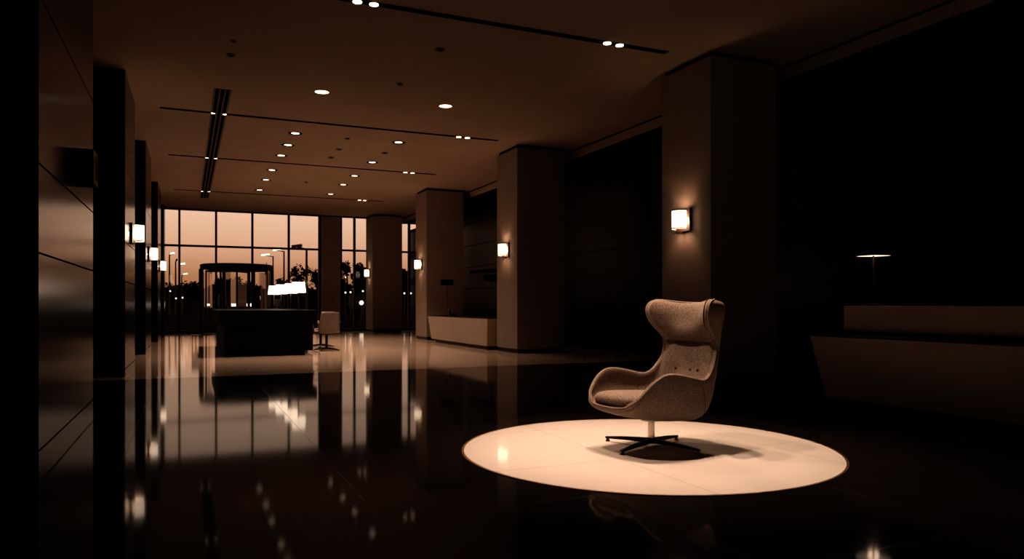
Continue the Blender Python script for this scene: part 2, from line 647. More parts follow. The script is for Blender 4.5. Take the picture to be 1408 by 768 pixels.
dl = [(1.90, 11.49, 1), (3.89, 11.49, 1), (1.90, 14.48, 0), (1.90, 15.60, 0), (1.90, 16.77, 0), (1.90, 18.67, 0), (1.91, 20.21, 0), (1.91, 22.08, 0),
      (3.90, 14.45, 0), (3.90, 16.73, 0), (3.90, 18.67, 0), (3.90, 20.16, 0), (3.90, 22.04, 0)]
order = ('first', 'second', 'third', 'fourth', 'fifth', 'sixth')
kA = kB = 0
for x, y, big in dl:
    if big:
        lb = 'big bright oval downlight, ' + ('over the pier side' if x < 3 else 'nearer the plaster columns') + ', before the crossed tracks'
    elif x < 3:
        kA += 1
        lb = order[kA - 1] + ' downlight in the row nearer the triple slot, counting towards the glass'
    else:
        kB += 1
        lb = order[kB - 1] + ' downlight in the row nearer the plaster columns, counting towards the glass'
    t = thing('ceiling_downlight', lb, 'downlight', (x, y, CZ), 0, 'recessed ceiling downlights')
    R = 0.105
    bm = BM()
    add_lathe(bm, [(R, -0.001), (R + 0.025, -0.001), (R + 0.022, -0.008), (R, -0.008), (R, -0.001)], 28, cap=False)
    obj('trim_ring', bm, 'plaster' if big else 'gap', t)
    bm = BM()
    r = R if big else 0.075
    add_lathe(bm, [(0.0, -0.0035), (r, -0.0035), (r, -0.002), (0.0, -0.002)], 28, cap=False)
    bmesh.ops.remove_doubles(bm, verts=bm.verts, dist=1e-5)
    obj('diffuser', bm, 'lit_spot', t)
    if not big:
        bm = BM()
        add_lathe(bm, [(0.0745, -0.003), (R, -0.003), (R, -0.001), (0.0745, -0.001), (0.0745, -0.003)], 28, cap=False)
        obj('baffle', bm, 'gap', t)
    lamp('downlight_beam', 'SPOT', (0, 0, -0.03), 300 if not big else 60, WARM, t, 0.06, None, 84, 0.7)

det = [(0.53, 10.26, 0.055, 'larger of two round detectors on the ceiling above the piers'), (0.53, 9.71, 0.035, 'smaller of two round detectors on the ceiling above the piers'),
       (2.96, 8.97, 0.06, 'round ceiling detector between the long track and the big downlights'), (2.88, 10.61, 0.045, 'small sprinkler on the ceiling between the two big downlights'),
       (2.89, 14.51, 0.05, 'flat ceiling detector just past the second track'), (2.93, 15.60, 0.06, 'dark drum detector between the downlight rows, before its two neighbours'),
       (2.93, 16.53, 0.07, 'wide flat detector between the downlight rows, just before the middle track'), (3.90, 15.58, 0.075, 'oval detector in line with the column-side downlights'),
       (2.92, 20.14, 0.05, 'small dark detector between the downlight rows, past the middle track')]
for x, y, r, lb in det:
    o = thing('ceiling_detector', lb, 'detector', (x, y, CZ))
    bm = BM()
    add_lathe(bm, [(r, 0), (r, -0.010), (r * 0.85, -0.016)], 20)
    obj('housing', bm, 'bronze', o, smooth=40)
    bm = BM()
    add_lathe(bm, [(r * 0.45, -0.016), (r * 0.4, -0.022), (r * 0.2, -0.024)], 16)
    obj('sensor', bm, 'gap', o, smooth=40)


# ------------------------------------------------------------------ desks on the column side
def tapered_desk(label, y0, y1, xf, tier):
    """Front faces the aisle (-x); ends slope in towards the floor."""
    t = thing('reception_desk', label, 'desk', (xf, (y0 + y1) / 2, 0))
    h = (y1 - y0) / 2
    d = 0.75
    obj('plinth', box_bm(0.10, d - 0.1, -h + 0.30, h - 0.30, 0, 0.085), 'plinth', t)
    bm = BM()
    s = 0.16
    add_hexa(bm, [(0.03, -h + s, 0.085), (d - 0.03, -h + s, 0.085), (d - 0.03, h - s, 0.085), (0.03, h - s, 0.085),
                  (-0.02, -h, 0.68), (d, -h, 0.68), (d, h, 0.68), (-0.02, h, 0.68)])
    obj('front_panel', bm, 'deskwhite', t, bevel=0.006)
    obj('worktop', box_bm(-0.005, d - 0.005, -h + 0.012, h - 0.012, 0.68, 0.70), 'plinth', t)
    if tier:
        obj('riser', box_bm(0.31, 0.60, -h + 0.10, h - 0.30, 0.70, 0.735), 'plinth', t)
        obj('raised_counter', box_bm(0.25, 0.65, -h + 0.02, h - 0.18, 0.735, 0.985), 'deskwhite', t, bevel=0.005)
    return t


tapered_desk('long pale reception desk with raised counter behind the wing chair', 1.2, 5.58, 5.77, True)
tapered_desk('small pale tapered desk between two plaster columns', 14.72, 19.0, 5.95, False)


def drum_lamp(label, loc, height, sr, lit):
    t = thing('table_lamp', label, 'lamp', loc)
    bm = BM()
    add_lathe(bm, [(0.10, 0), (0.10, 0.012), (0.03, 0.02), (0.012, 0.03)], 24)
    obj('base', bm, 'blackmetal', t, smooth=40)
    bm = BM()
    add_lathe(bm, [(0.009, 0.02), (0.009, height + 0.05)], 12)
    obj('stem', bm, 'bronze', t)
    bm = BM()
    add_lathe(bm, [(sr, height), (sr, height + 0.15), (sr - 0.006, height + 0.15), (sr - 0.006, height), (sr, height)], 32, cap=False)
    obj('lamp_shade', bm, 'black', t, smooth=40)
    bm = BM()
    add_lathe(bm, [(0.0, height + 0.006), (sr - 0.007, height + 0.006), (sr - 0.007, height + 0.010), (0.0, height + 0.010)], 32, cap=False)
    bmesh.ops.remove_doubles(bm, verts=bm.verts, dist=1e-5)
    obj('shade_underside', bm, 'lit_dim' if lit else 'black', t)
    if lit:
        lamp('lamp_bulb', 'POINT', (0, 0, height - 0.03), 1.2, WARM, t, 0.05)
    return t


drum_lamp('slim table lamp with lit underside on the reception counter', (6.10, 5.12, 0.985), 0.48, 0.165, True)
drum_lamp('unlit black drum lamp at the far end of the tapered desk', (6.25, 18.34, 0.70), 0.80, 0.165, False)
drum_lamp('unlit black drum lamp at the near end of the tapered desk', (6.14, 15.0, 0.70), 0.80, 0.165, False)
t = thing('desk_phone', 'small black desk phone at the foot of the far drum lamp', 'phone', (6.28, 18.05, 0.70))
obj('phone_body', box_bm(-0.09, 0.09, -0.08, 0.08, 0, 0.06), 'blackmetal', t, bevel=0.01)
obj('handset', box_bm(-0.10, -0.05, -0.09, 0.09, 0.06, 0.16), 'blackmetal', t, bevel=0.012)

# dark bars on the far wall behind the desks
for y, z, ln, lb, m_ in ((10.95, 1.90, 0.75, 'dim slim wall bar glimpsed between the chair column and next column', 'faintlit'),
                         (21.15, 2.02, 1.9, 'dark slim wall bar above the small tapered desk', 'black')):
    t = thing('wall_bar', lb, 'wall light', (XR, y, z))
    obj('bracket', box_bm(-0.08, 0.0, -0.05, 0.05, -0.03, 0.03), 'black', t)
    obj('bar', box_bm(-0.16, -0.08, -ln / 2, ln / 2, -0.045, 0.045), m_, t, bevel=0.006)

# ------------------------------------------------------------------ black desk with four lamps
t = thing('lobby_desk', 'black block desk with overhanging top holding four white lamps', 'desk', (1.42, 16.9, 0))
obj('body', box_bm(-0.76, 0.72, -2.0, 2.0, 0.0, 0.72), 'deskblack', t, bevel=0.006)
obj('side_cabinet', box_bm(0.72, 0.98, -1.3, 1.9, 0.05, 0.84), 'deskblack', t, bevel=0.006)
obj('top', box_bm(-0.87, 0.94, -2.08, 2.05, 0.62, 0.885), 'deskblack', t, bevel=0.008)
for i, (x, y) in enumerate(((2.02, 14.96), (2.01, 16.03), (1.94, 17.12), (1.90, 18.2))):
    t = thing('desk_lamp', ('nearest', 'second', 'third', 'last')[i] + ' lit white square lamp in the row along the black desk', 'lamp', (x, y, 0.885), 0, 'lamps on the black desk')
    obj('base', box_bm(-0.08, 0.08, -0.08, 0.08, 0, 0.015), 'chrome', t, bevel=0.003)
    bm = BM()
    add_lathe(bm, [(0.010, 0.015), (0.010, 0.40)], 10)
    obj('stem', bm, 'chrome', t)
    bm = BM()
    a, b = 0.128, 0.106
    z0, z1 = 0.345, 0.55
    lo = [bm.verts.new(p) for p in ((-a, -a, z0), (a, -a, z0), (a, a, z0), (-a, a, z0))]
    hi = [bm.verts.new(p) for p in ((-b, -b, z1), (b, -b, z1), (b, b, z1), (-b, b, z1))]
    for k in range(4):
        bm.faces.new((lo[k], lo[(k + 1) % 4], hi[(k + 1) % 4], hi[k]))
    obj('lamp_shade', bm, 'lit_soft', t)
t = thing('desk_screen', 'low dark screen standing on the black desk among the lamps', 'screen', (2.02, 18.6, 0.885))
obj('foot', box_bm(-0.09, 0.09, -0.06, 0.06, 0, 0.012), 'blackmetal', t)
obj('stand', box_bm(-0.02, 0.02, -0.015, 0.015, 0.012, 0.1), 'blackmetal', t)
obj('panel', box_bm(-0.09, 0.09, -0.012, 0.012, 0.06, 0.24), 'blackmetal', t, bevel=0.004)


# ------------------------------------------------------------------ white swivel chairs
def swivel_chair(label, loc, rotz):
    t = thing('swivel_chair', label, 'chair', loc, rotz, 'white swivel chairs beside the black desk')
    # local: sits facing +y, back towards -y
    bm = BM()
    grid = []
    prof = [(0.24, 0.40, 0.225), (0.20, 0.385, 0.24), (0.05, 0.37, 0.25), (-0.10, 0.37, 0.245), (-0.18, 0.40, 0.235), (-0.215, 0.47, 0.235), (-0.235, 0.58, 0.225), (-0.26, 0.72, 0.21), (-0.275, 0.80, 0.195), (-0.28, 0.83, 0.185)]
    for y, z, w in prof:
        row = []
        for k in range(9):
            s = -1 + 2 * k / 8
            curve = 0.035 * s * s
            row.append(bm.verts.new((w * s, y + (curve if z > 0.45 else 0), z + (curve * 0.6 if z <= 0.45 else 0))))
        grid.append(row)
    for a, b in zip(grid, grid[1:]):
        for k in range(8):
            bm.faces.new((a[k], a[k + 1], b[k + 1], b[k]))
    o = obj('seat_shell', bm, 'shell', t, smooth=180)
    sm = o.modifiers.new('solid', 'SOLIDIFY')
    sm.thickness = 0.028
    for s in (-1, 1):
        bm = BM()
        add_tube(bm, [(s * 0.225, -0.20, 0.60), (s * 0.265, -0.10, 0.615), (s * 0.275, 0.06, 0.61), (s * 0.265, 0.12, 0.58), (s * 0.235, 0.12, 0.40)], 0.019, 8)
        obj('armrest', bm, 'shell', t, smooth=60)
    bm = BM()
    add_lathe(bm, [(0.10, 0.352), (0.10, 0.34), (0.03, 0.33), (0.028, 0.06), (0.04, 0.03)], 16)
    obj('pedestal', bm, 'blackmetal', t, smooth=40)
    for k in range(4):
        a = PI / 4 + k * PI / 2
        bm = BM()
        add_tube(bm, [(0, 0, 0.05), (0.16 * math.cos(a), 0.16 * math.sin(a), 0.04), (0.30 * math.cos(a), 0.30 * math.sin(a), 0.014)], 0.02, 8, radii=[0.024, 0.02, 0.013])
        obj('leg', bm, 'blackmetal', t, smooth=60)
    return t


q0, q1 = ray_point(449, 15.9), ray_point(441, 17.3)
c0 = swivel_chair('white swivel armchair with its back turned, beside the black desk', (q0.x, q0.y, 0), math.radians(8))
dup(c0, (q1.x, q1.y, 0), math.radians(35), 'white swivel armchair mostly hidden behind the other one by the black desk')

# ------------------------------------------------------------------ revolving door, totem
t = thing('revolving_door', 'dark framed glass revolving door in the glazed wall', 'door', (DOOR_X, YW - 0.1, 0))
bm = BM()
add_lathe(bm, [(DOOR_R + 0.04, 2.21), (DOOR_R + 0.04, 2.36), (DOOR_R - 0.02, 2.38), (0.02, 2.38), (0.02, 2.21), (DOOR_R + 0.04, 2.21)], 48, cap=False)
obj('canopy', bm, 'frame', t, smooth=30)
bm = BM()
add_lathe(bm, [(DOOR_R + 0.05, 0.0), (DOOR_R + 0.05, 0.015), (DOOR_R - 0.1, 0.015)], 48)
obj('floor_ring', bm, 'frame', t)
for ang in (180, 0, 245, 295, 115, 65):
    a = math.radians(ang)
    wd = 0.075 if ang in (0, 180) else 0.035
    px_, py_ = DOOR_R * math.cos(a), DOOR_R * math.sin(a)
    obj('post', box_bm(px_ - wd, px_ + wd, py_ - wd, py_ + wd, 0.015, 2.21), 'frame', t)
for a0, a1 in ((180, 228), (312, 360), (0, 48), (132, 180)):
    bm = BM()
    n = 10
    lo, hi = [], []
    for i in range(n + 1):
        a = math.radians(a0 + (a1 - a0) * i / n)
        lo.append(bm.verts.new((DOOR_R * math.cos(a), DOOR_R * math.sin(a), 0.05)))
        hi.append(bm.verts.new((DOOR_R * math.cos(a), DOOR_R * math.sin(a), 2.14)))
    for i in range(n):
        bm.faces.new((lo[i], lo[i + 1], hi[i + 1], hi[i]))
    obj('curved_glass', bm, 'doorglass', t, smooth=180)
bm = BM()
add_lathe(bm, [(0.035, 0.015), (0.035, 2.14)], 12)
obj('centre_shaft', bm, 'frame', t)
for k in range(4):
    a = math.radians(66 + 90 * k)
    w = obj('wing', quad_bm(0.05, DOOR_R - 0.08, 0.0, 0.10, 2.13), 'doorglass', t)
    w.rotation_euler = (0, 0, a)
    bm = BM()
    add_box(bm, 0.04, DOOR_R - 0.06, -0.02, 0.02, 0.03, 0.11)
    add_box(bm, 0.04, DOOR_R - 0.06, -0.02, 0.02, 2.12, 2.19)
    add_box(bm, DOOR_R - 0.10, DOOR_R - 0.05, -0.02, 0.02, 0.03, 2.19)
    obj('wing_frame', bm, 'frame', w)
t = thing('display_stand', 'slim dark stand on posts between the pier and the revolving door', 'stand', (0.28, 25.6, 0))
obj('base', box_bm(-0.14, 0.14, -0.14, 0.14, 0, 0.02), 'blackmetal', t)
for x in (-0.10, 0.0, 0.10):
    obj('post', box_bm(x - 0.014, x + 0.014, -0.014, 0.014, 0.02, 0.72), 'blackmetal', t)
obj('panel', box_bm(-0.12, 0.12, -0.03, 0.03, 0.55, 1.12), 'blackmetal', t, bevel=0.004)

# ------------------------------------------------------------------ round inlay under the chair
DC = ray_point(889, 5.115)
DR = 1.265
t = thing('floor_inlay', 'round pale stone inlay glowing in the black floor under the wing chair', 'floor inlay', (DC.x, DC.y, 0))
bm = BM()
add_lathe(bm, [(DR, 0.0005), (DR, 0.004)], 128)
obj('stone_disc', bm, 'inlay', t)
bm = BM()
add_lathe(bm, [(DR, 0.0005), (DR, 0.005), (DR + 0.016, 0.005), (DR + 0.016, 0.0005)], 128, cap=False)
obj('metal_rim', bm, 'brass', t)

# ------------------------------------------------------------------ wing chair
CC = ray_point(895.5, 5.13)
ALPHA = math.radians(32)
fx = -math.cos(ALPHA) * CY - math.sin(ALPHA) * SY
fy = math.cos(ALPHA) * SY - math.sin(ALPHA) * CY
chair = thing('wing_chair', 'brown wool swivel wing chair standing alone in the light on the round inlay', 'armchair', (CC.x, CC.y, 0.004), math.atan2(fy, fx))

# stations: rim (x, halfwidth, z), inner spine (x, z), outer spine (x, z)
ST = [
    ((0.378, 0.155, 0.328), (0.396, 0.316), (0.398, 0.300)),
    ((0.348, 0.225, 0.378), (0.372, 0.302), (0.378, 0.272)),
    ((0.300, 0.253, 0.433), (0.310, 0.297), (0.310, 0.250)),
    ((0.238, 0.270, 0.490), (0.235, 0.293), (0.230, 0.228)),
    ((0.145, 0.282, 0.532), (0.130, 0.290), (0.120, 0.208)),
    ((0.035, 0.288, 0.526), (0.015, 0.288), (0.005, 0.192)),
    ((-0.085, 0.286, 0.502), (-0.105, 0.288), (-0.115, 0.187)),
    ((-0.190, 0.279, 0.482), (-0.210, 0.312), (-0.236, 0.190)),
    ((-0.263, 0.262, 0.507), (-0.280, 0.380), (-0.305, 0.262)),
    ((-0.315, 0.248, 0.562), (-0.308, 0.482), (-0.362, 0.425)),
    ((-0.352, 0.235, 0.627), (-0.330, 0.595), (-0.400, 0.570)),
    ((-0.370, 0.224, 0.705), (-0.350, 0.695), (-0.425, 0.685)),
    ((-0.346, 0.226, 0.765), (-0.368, 0.772), (-0.442, 0.770)),
    ((-0.276, 0.238, 0.836), (-0.382, 0.838), (-0.454, 0.838)),
    ((-0.240, 0.252, 0.897), (-0.390, 0.892), (-0.462, 0.892)),
    ((-0.232, 0.262, 0.957), (-0.395, 0.942), (-0.466, 0.944)),
    ((-0.258, 0.256, 1.008), (-0.400, 0.980), (-0.464, 0.984)),
    ((-0.318, 0.234, 1.030), (-0.405, 1.000), (-0.440, 1.002)),
]


def cr(p0, p1, p2, p3, t):
    return 0.5 * ((2 * p1) + (-p0 + p2) * t + (2 * p0 - 5 * p1 + 4 * p2 - p3) * t * t + (-p0 + 3 * p1 - 3 * p2 + p3) * t ** 3)


FLAT = [[*r, *i, *o] for r, i, o in ST]


def station(tt):
    n = len(FLAT) - 1
    tt = max(0.0, min(n - 1e-6, tt))
    k = int(tt)
    f = tt - k
    g = lambda j: FLAT[max(0, min(n, j))]
    return [cr(a, b, c, d, f) for a, b, c, d in zip(g(k - 1), g(k), g(k + 1), g(k + 2))]


def thk(t_):
    return 0.030 + 0.022 * min(1.0, max(0.0, (t_ - 10.5) / 3.0))


def sect(t_, s, outer=False):
    rx, ry, rz, ix, iz, ox, oz = station(t_)
    a = abs(s) * PI / 2
    sg = 1 if s >= 0 else -1
    m = min(1.0, max(0.0, (t_ - 3.5) / 5.0))
    if outer:
        ex = 0.70 + (0.42 - 0.70) * m
        hw_, bx, bz = ry + thk(t_), ox, oz
    else:
        ex = 0.66 + (0.50 - 0.66) * m
        hw_, bx, bz = ry, ix, iz
    y = hw_ * math.sin(a) ** ex
    g = 1 - math.cos(a) ** ex if abs(s) < 1 else 1
    p = Vector((bx + (rx - bx) * g, sg * y, bz + (rz - bz) * g))
    if not outer and abs(s) < 1:
        d = math.exp(-((iz - 0.528) / 0.022) ** 2) * max(0, 1 - (abs(p.y) / 0.20) ** 4)
        p.x -= 0.010 * d
    return p


NS = 54
NH = 12
bm = BM()
rings = []
for i in range(NS + 1):
    tt = 17 * i / NS
    rx, ry, rz, ix, iz, ox, oz = station(tt)
    up = Vector((rx - (ix + ox) / 2, 0, rz - (iz + oz) / 2))
    if up.length < 0.05:
        up = Vector((0.0, 0, 0.0)) if tt > 9 else Vector((0.6, 0, 0.8)) * 0.05
    up = up.normalized() if up.length > 0 else up
    fade = min(1, abs(tt - 10.2) / 2.0)
    up = up * 0.014 * fade
    ring = []
    for k in range(-NH, NH + 1):
        ring.append(sect(tt, -k / NH))               # inner: +y rim to -y rim
    rm = Vector((rx, -(ry + thk(tt) * 0.5), rz)) + up
    ring.append(rm)
    for k in range(-NH, NH + 1):
        ring.append(sect(tt, k / NH, True))           # outer: -y rim to +y rim
    ring.append(Vector((rm.x, -rm.y, rm.z)))
    rings.append([bm.verts.new(p) for p in ring])
n = len(rings[0])
for a, b in zip(rings, rings[1:]):
    for k in range(n):
        bm.faces.new((a[k], a[(k + 1) % n], b[(k + 1) % n], b[k]))
NI = 2 * NH + 1
for rg in (rings[0], rings[-1]):
    inn = rg[:NI]
    out = rg[NI + 1:NI + 1 + NI][::-1]
    for k in range(NI - 1):
        bm.faces.new((inn[k], inn[k + 1], out[k + 1], out[k]))
    bm.faces.new((inn[0], out[0], rg[-1]))
    bm.faces.new((inn[-1], rg[NI], out[-1]))
shell_o = obj('seat_shell', bm, 'fabric', chair, smooth=180, subsurf=1)
shell_o['label'] = 'brown heather wool shell with sweeping arms and wings'

# piping that follows the rim all the way round
pts = []
for i in range(NS + 1):
    tt = 17 * i / NS
    rx, ry, rz, *_ = station(tt)
    pts.append(Vector((rx, ry + thk(tt) * 0.9, rz)))
left = pts[:]
right = [Vector((p.x, -p.y, p.z)) for p in pts]
front = [Vector((FLAT[0][5] + (left[0].x - FLAT[0][5]) * abs(k / 6) ** 2.2 + 0.004, left[0].y * k / 6, FLAT[0][4] - 0.004 + (left[0].z - FLAT[0][4]) * abs(k / 6) ** 2.2)) for k in range(-5, 6)]
toprow = [Vector((FLAT[-1][5] + (left[-1].x - FLAT[-1][5]) * abs(k / 6) ** 2.2, left[-1].y * k / 6, FLAT[-1][6] + (left[-1].z - FLAT[-1][6]) * abs(k / 6) ** 2.2 + 0.004)) for k in range(5, -6, -1)]
loop = front + left + toprow + right[::-1]
bm = BM()
add_tube(bm, loop, 0.0055, 6, closed=True)
obj('piping', bm, 'piping', chair, smooth=180)

# rear side seams
for s in (-1, 1):
    bm = BM()
    line = []
    for i in range(12):
        tt = 7.1 - 0.25 * i / 11
        line.append(sect(tt, s * (0.42 + 0.56 * i / 11), True) + Vector((0, s * 0.001, -0.0005)))
    add_tube(bm, line, 0.0022, 6)
    obj('seam', bm, 'button', chair, smooth=180)

# headrest bolster filling the space between the wings
bm = BM()
U, V = 30, 36
T0, T1 = 11.45, 17.0
front_g, back_g = [], []
for i in range(U + 1):
    u = i / U
    tt = T0 + (T1 - T0) * u
    rx, ry, rz, ix, iz, ox, oz = station(tt)
    pr = max(0.0, 1 - (1 - min(1.0, u / 0.30)) ** 2.4) ** 0.5
    ex = 0.66 + (0.50 - 0.66) * min(1.0, max(0.0, (tt - 3.5) / 5.0))
    xc = ix + 0.074 - 0.026 * max(0.0, (u - 0.5) / 0.5) ** 2
    rf, rb = [], []
    for j in range(V + 1):
        q = -1 + 2 * j / V
        aq = min(1.0, abs(q))
        s = math.asin(min(1.0, aq ** (1 / ex))) / (PI / 2) * (1 if q >= 0 else -1)
        pin = sect(tt, s)
        w_ = aq ** 2.3
        bx = max(xc + (rx - xc) * w_, pin.x)
        bol = Vector((bx + 0.010 * w_, ry * q * (1 + 0.055 * w_), iz + (rz - iz) * w_ + 0.004))
        pt = pin.lerp(bol, pr)
        rf.append(bm.verts.new(pt + Vector((0.001, 0, 0))))
        rb.append(bm.verts.new(pin + Vector((-0.008, -0.004 * q, 0))))
    front_g.append(rf)
    back_g.append(rb)
for i in range(U):
    for j in range(V):
        bm.faces.new((front_g[i][j], front_g[i][j + 1], front_g[i + 1][j + 1], front_g[i + 1][j]))
        bm.faces.new((back_g[i][j], back_g[i + 1][j], back_g[i + 1][j + 1], back_g[i][j + 1]))
for i in range(U):
    for j in (0, V):
        bm.faces.new((front_g[i][j], front_g[i + 1][j], back_g[i + 1][j], back_g[i][j]))
for j in range(V):
    for i in (0, U):
        bm.faces.new((front_g[i][j], back_g[i][j], back_g[i][j + 1], front_g[i][j + 1]))
obj('headrest', bm, 'fabric', chair, smooth=180)

# loose seat cushion
bm = BM()
cxu, hl, hw = 0.072, 0.318, 0.252
NR, NA = 9, 56
ringsC = []


def plan(a):
    c_, s_ = math.cos(a), math.sin(a)
    ex = 2 / 3.5
    x = hl * abs(c_) ** ex * (1 if c_ >= 0 else -1)
    y = hw * abs(s_) ** ex * (1 if s_ >= 0 else -1)
    return x, y


levels = [(0.80, 0.280), (0.93, 0.286), (0.985, 0.300), (1.0, 0.318), (0.985, 0.338), (0.94, 0.353), (0.84, 0.365), (0.62, 0.374), (0.32, 0.379), (0.08, 0.380)]
for sc_, z in levels:
    ringsC.append([bm.verts.new((cxu + plan(2 * PI * i / NA)[0] * sc_, plan(2 * PI * i / NA)[1] * sc_, z + 0.016 + 0.06 * (plan(2 * PI * i / NA)[0] * sc_))) for i in range(NA)])
for a, b in zip(ringsC, ringsC[1:]):
    for i in range(NA):
        bm.faces.new((a[i], a[(i + 1) % NA], b[(i + 1) % NA], b[i]))
bm.faces.new(list(reversed(ringsC[0])))
bm.faces.new(ringsC[-1])
obj('seat_cushion', bm, 'fabric', chair, smooth=180, subsurf=1)

for y in (-0.094, 0.05, 0.122):
    bm = BM()
    bmesh.ops.create_uvsphere(bm, u_segments=12, v_segments=8, radius=0.011)
    o = obj('button', bm, 'button', chair, smooth=180)
    o.scale = (0.6, 1, 1)
    p = sect(9.42, y / 0.25 * 0.5)
    o.location = (p.x + 0.002, y, 0.53)

bm = BM()
add_lathe(bm, [(0.024, 0.05), (0.024, 0.19)], 24)
add_lathe(bm, [(0.075, 0.19), (0.075, 0.205)], 24)
obj('post', bm, 'chrome', chair, smooth=40)
bm = BM()
add_lathe(bm, [(0.030, 0.030), (0.036, 0.036), (0.036, 0.060), (0.026, 0.070)], 24)
obj('hub', bm, 'blackmetal', chair, smooth=40)
base_rot = math.atan2(fy, fx)
for deg in (140, 228, 318, 49):
    a = math.radians(deg) - YAW - base_rot
    c_, s_ = math.cos(a), math.sin(a)
    bm = BM()
    L0, L1 = 0.02, 0.372
    sec = [(L0, 0.022, 0.034, 0.066), (0.20, 0.018, 0.030, 0.054), (L1, 0.013, 0.022, 0.036)]
    rows = []
    for r_, w_, zb, zt in sec:
        rows.append([bm.verts.new((r_ * c_ - w * s_, r_ * s_ + w * c_, z)) for w, z in ((-w_, zb), (w_, zb), (w_ * 0.7, zt), (-w_ * 0.7, zt))])
    for A, B in zip(rows, rows[1:]):
        for k in range(4):
            bm.faces.new((A[k], A[(k + 1) % 4], B[(k + 1) % 4], B[k]))
    bm.faces.new(rows[0][::-1])
    bm.faces.new(rows[-1])
    leg = obj('leg', bm, 'blackmetal', chair, bevel=0.003)
    bm = BM()
    add_lathe(bm, [(0.016, 0.0), (0.018, 0.004), (0.013, 0.010), (0.008, 0.024)], 16, (0.356 * c_, 0.356 * s_, 0))
    obj('glide', bm, 'chrome', leg, smooth=40)

# ------------------------------------------------------------------ outside
struct('ground_outside', box_bm(-90, 220, YW + 0.16, 320, -0.25, -0.05), 'ground')


def tree(label, px, depth, height, width, seed, leafy=1.0):
    p = ray_point(px, depth)
    r_ = random.Random(seed)
    t = thing('tree', label, 'tree', (p.x, p.y, -0.05), 0, 'trees beyond the glass')
    bm = BM()
    add_tube(bm, [(0, 0, 0), (0.05 * height * r_.uniform(-.3, .3), 0, height * 0.35), (0, 0, height * 0.7)], 0.1, 6, radii=[height * 0.03, height * 0.022, height * 0.01])
    obj('trunk', bm, 'tree', t)
    bm = BM()
    blobs = [(r_.uniform(-.32, .32) * width, r_.uniform(-.3, .3) * width, height * r_.uniform(0.28, 0.80), r_.uniform(0.16, 0.26) * min(width, height)) for _ in range(14)]
    cnt = int(1500 * leafy)
    sz = (0.06 if leafy > 0.7 else 0.045) * height
    for _ in range(cnt):
        bx, by, bz, br = r_.choice(blobs)
        v = Vector((r_.gauss(0, 1), r_.gauss(0, 1), r_.gauss(0, 1))).normalized() * br * r_.random() ** 0.4
        c = Vector((bx, by, bz)) + v
        if c.z > height:
            c.z = height - r_.random() * 0.1 * height
        if c.z < 0.02 * height:
            c.z = 0.05 * height
        q = [c + Vector((r_.uniform(-1, 1), r_.uniform(-1, 1), r_.uniform(-1, 1))) * sz for _ in range(3)]
        bm.faces.new([bm.verts.new(x) for x in q])
    obj('crown', bm, 'tree', t)


trees = [  # px, depth, top row, width in px, leafiness, label
    (238, 120, 392, 30, 1, 'dark low tree just past the outside wall'),
    (262, 108, 387, 26, 1, 'dark tree between the outside wall and the revolving door'),
    (287, 130, 391, 28, 1, 'dark tree seen at the first post of the revolving door'),
    (306, 104, 383, 32, 1, 'broad dark tree in the first pane of the revolving door'),
    (324, 122, 381, 30, 1, 'tall round dark tree behind the middle of the revolving door'),
    (347, 110, 388, 28, 1, 'dark tree behind the last panes of the revolving door'),
    (366, 130, 391, 24, 1, 'low dark tree behind the desk lamps, past the revolving door'),
    (390, 104, 383, 26, 0.8, 'dark tree under the two arm street lights'),
    (414, 85, 362, 28, 0.32, 'airy bare-branched tree above the desk lamps'),
    (436, 88, 368, 18, 0.32, 'airy tree at the edge of the stone window pier'),
    (477, 85, 358, 26, 0.5, 'twiggy dark tree in the narrow window past the stone pier'),
    (499, 90, 361, 26, 0.9, 'dark tree in the narrow window beside the farthest column'),
    (561, 90, 366, 24, 0.9, 'dark tree in the sliver between two columns'),
]
for i, (px, D, ytop, wpx, lf, lb) in enumerate(trees):
    tree(lb, px, D, (1.05 + (418 - ytop) * D / FPX) * 1.12, 1.1 * wpx * D / FPX, 100 + i, lf)
tag(obj('hedge', box_bm(-26, 90, 146, 149, -0.05, 3.9), 'tree'), 'long low dark hedge along the far side of the grounds', 'hedge')


def street_light(label, px, depth, yhead, arm_px, lit=True, double=False):
    p = ray_point(px, depth)
    h = 1.05 + (418 - yhead) * depth / FPX
    t = thing('street_light', label, 'street light', (p.x, p.y, -0.05), -YAW, 'street lights beyond the glass')
    bm = BM()
    add_lathe(bm, [(0.14, 0), (0.11, 0.4), (0.07, h)], 8)
    obj('pole', bm, 'farpole', t)
    a = arm_px * depth / FPX
    bm = BM()
    add_tube(bm, [(0, 0, h - 0.06), (a * 0.5, 0, h + 0.05), (a, 0, h + 0.12)], 0.05, 6)
    obj('arm', bm, 'farpole', t)
    bm = BM()
    x0, x1 = sorted((a * 0.35, a * 1.05))
    add_hexa(bm, [(x0, -0.16, h + 0.02), (x1, -0.16, h + 0.10), (x1, 0.16, h + 0.10), (x0, 0.16, h + 0.02), (x0, -0.12, h + 0.20), (x1, -0.12, h + 0.28), (x1, 0.12, h + 0.28), (x0, 0.12, h + 0.20)])
    obj('lamp_head', bm, 'streetlit' if lit else 'farpole', t)


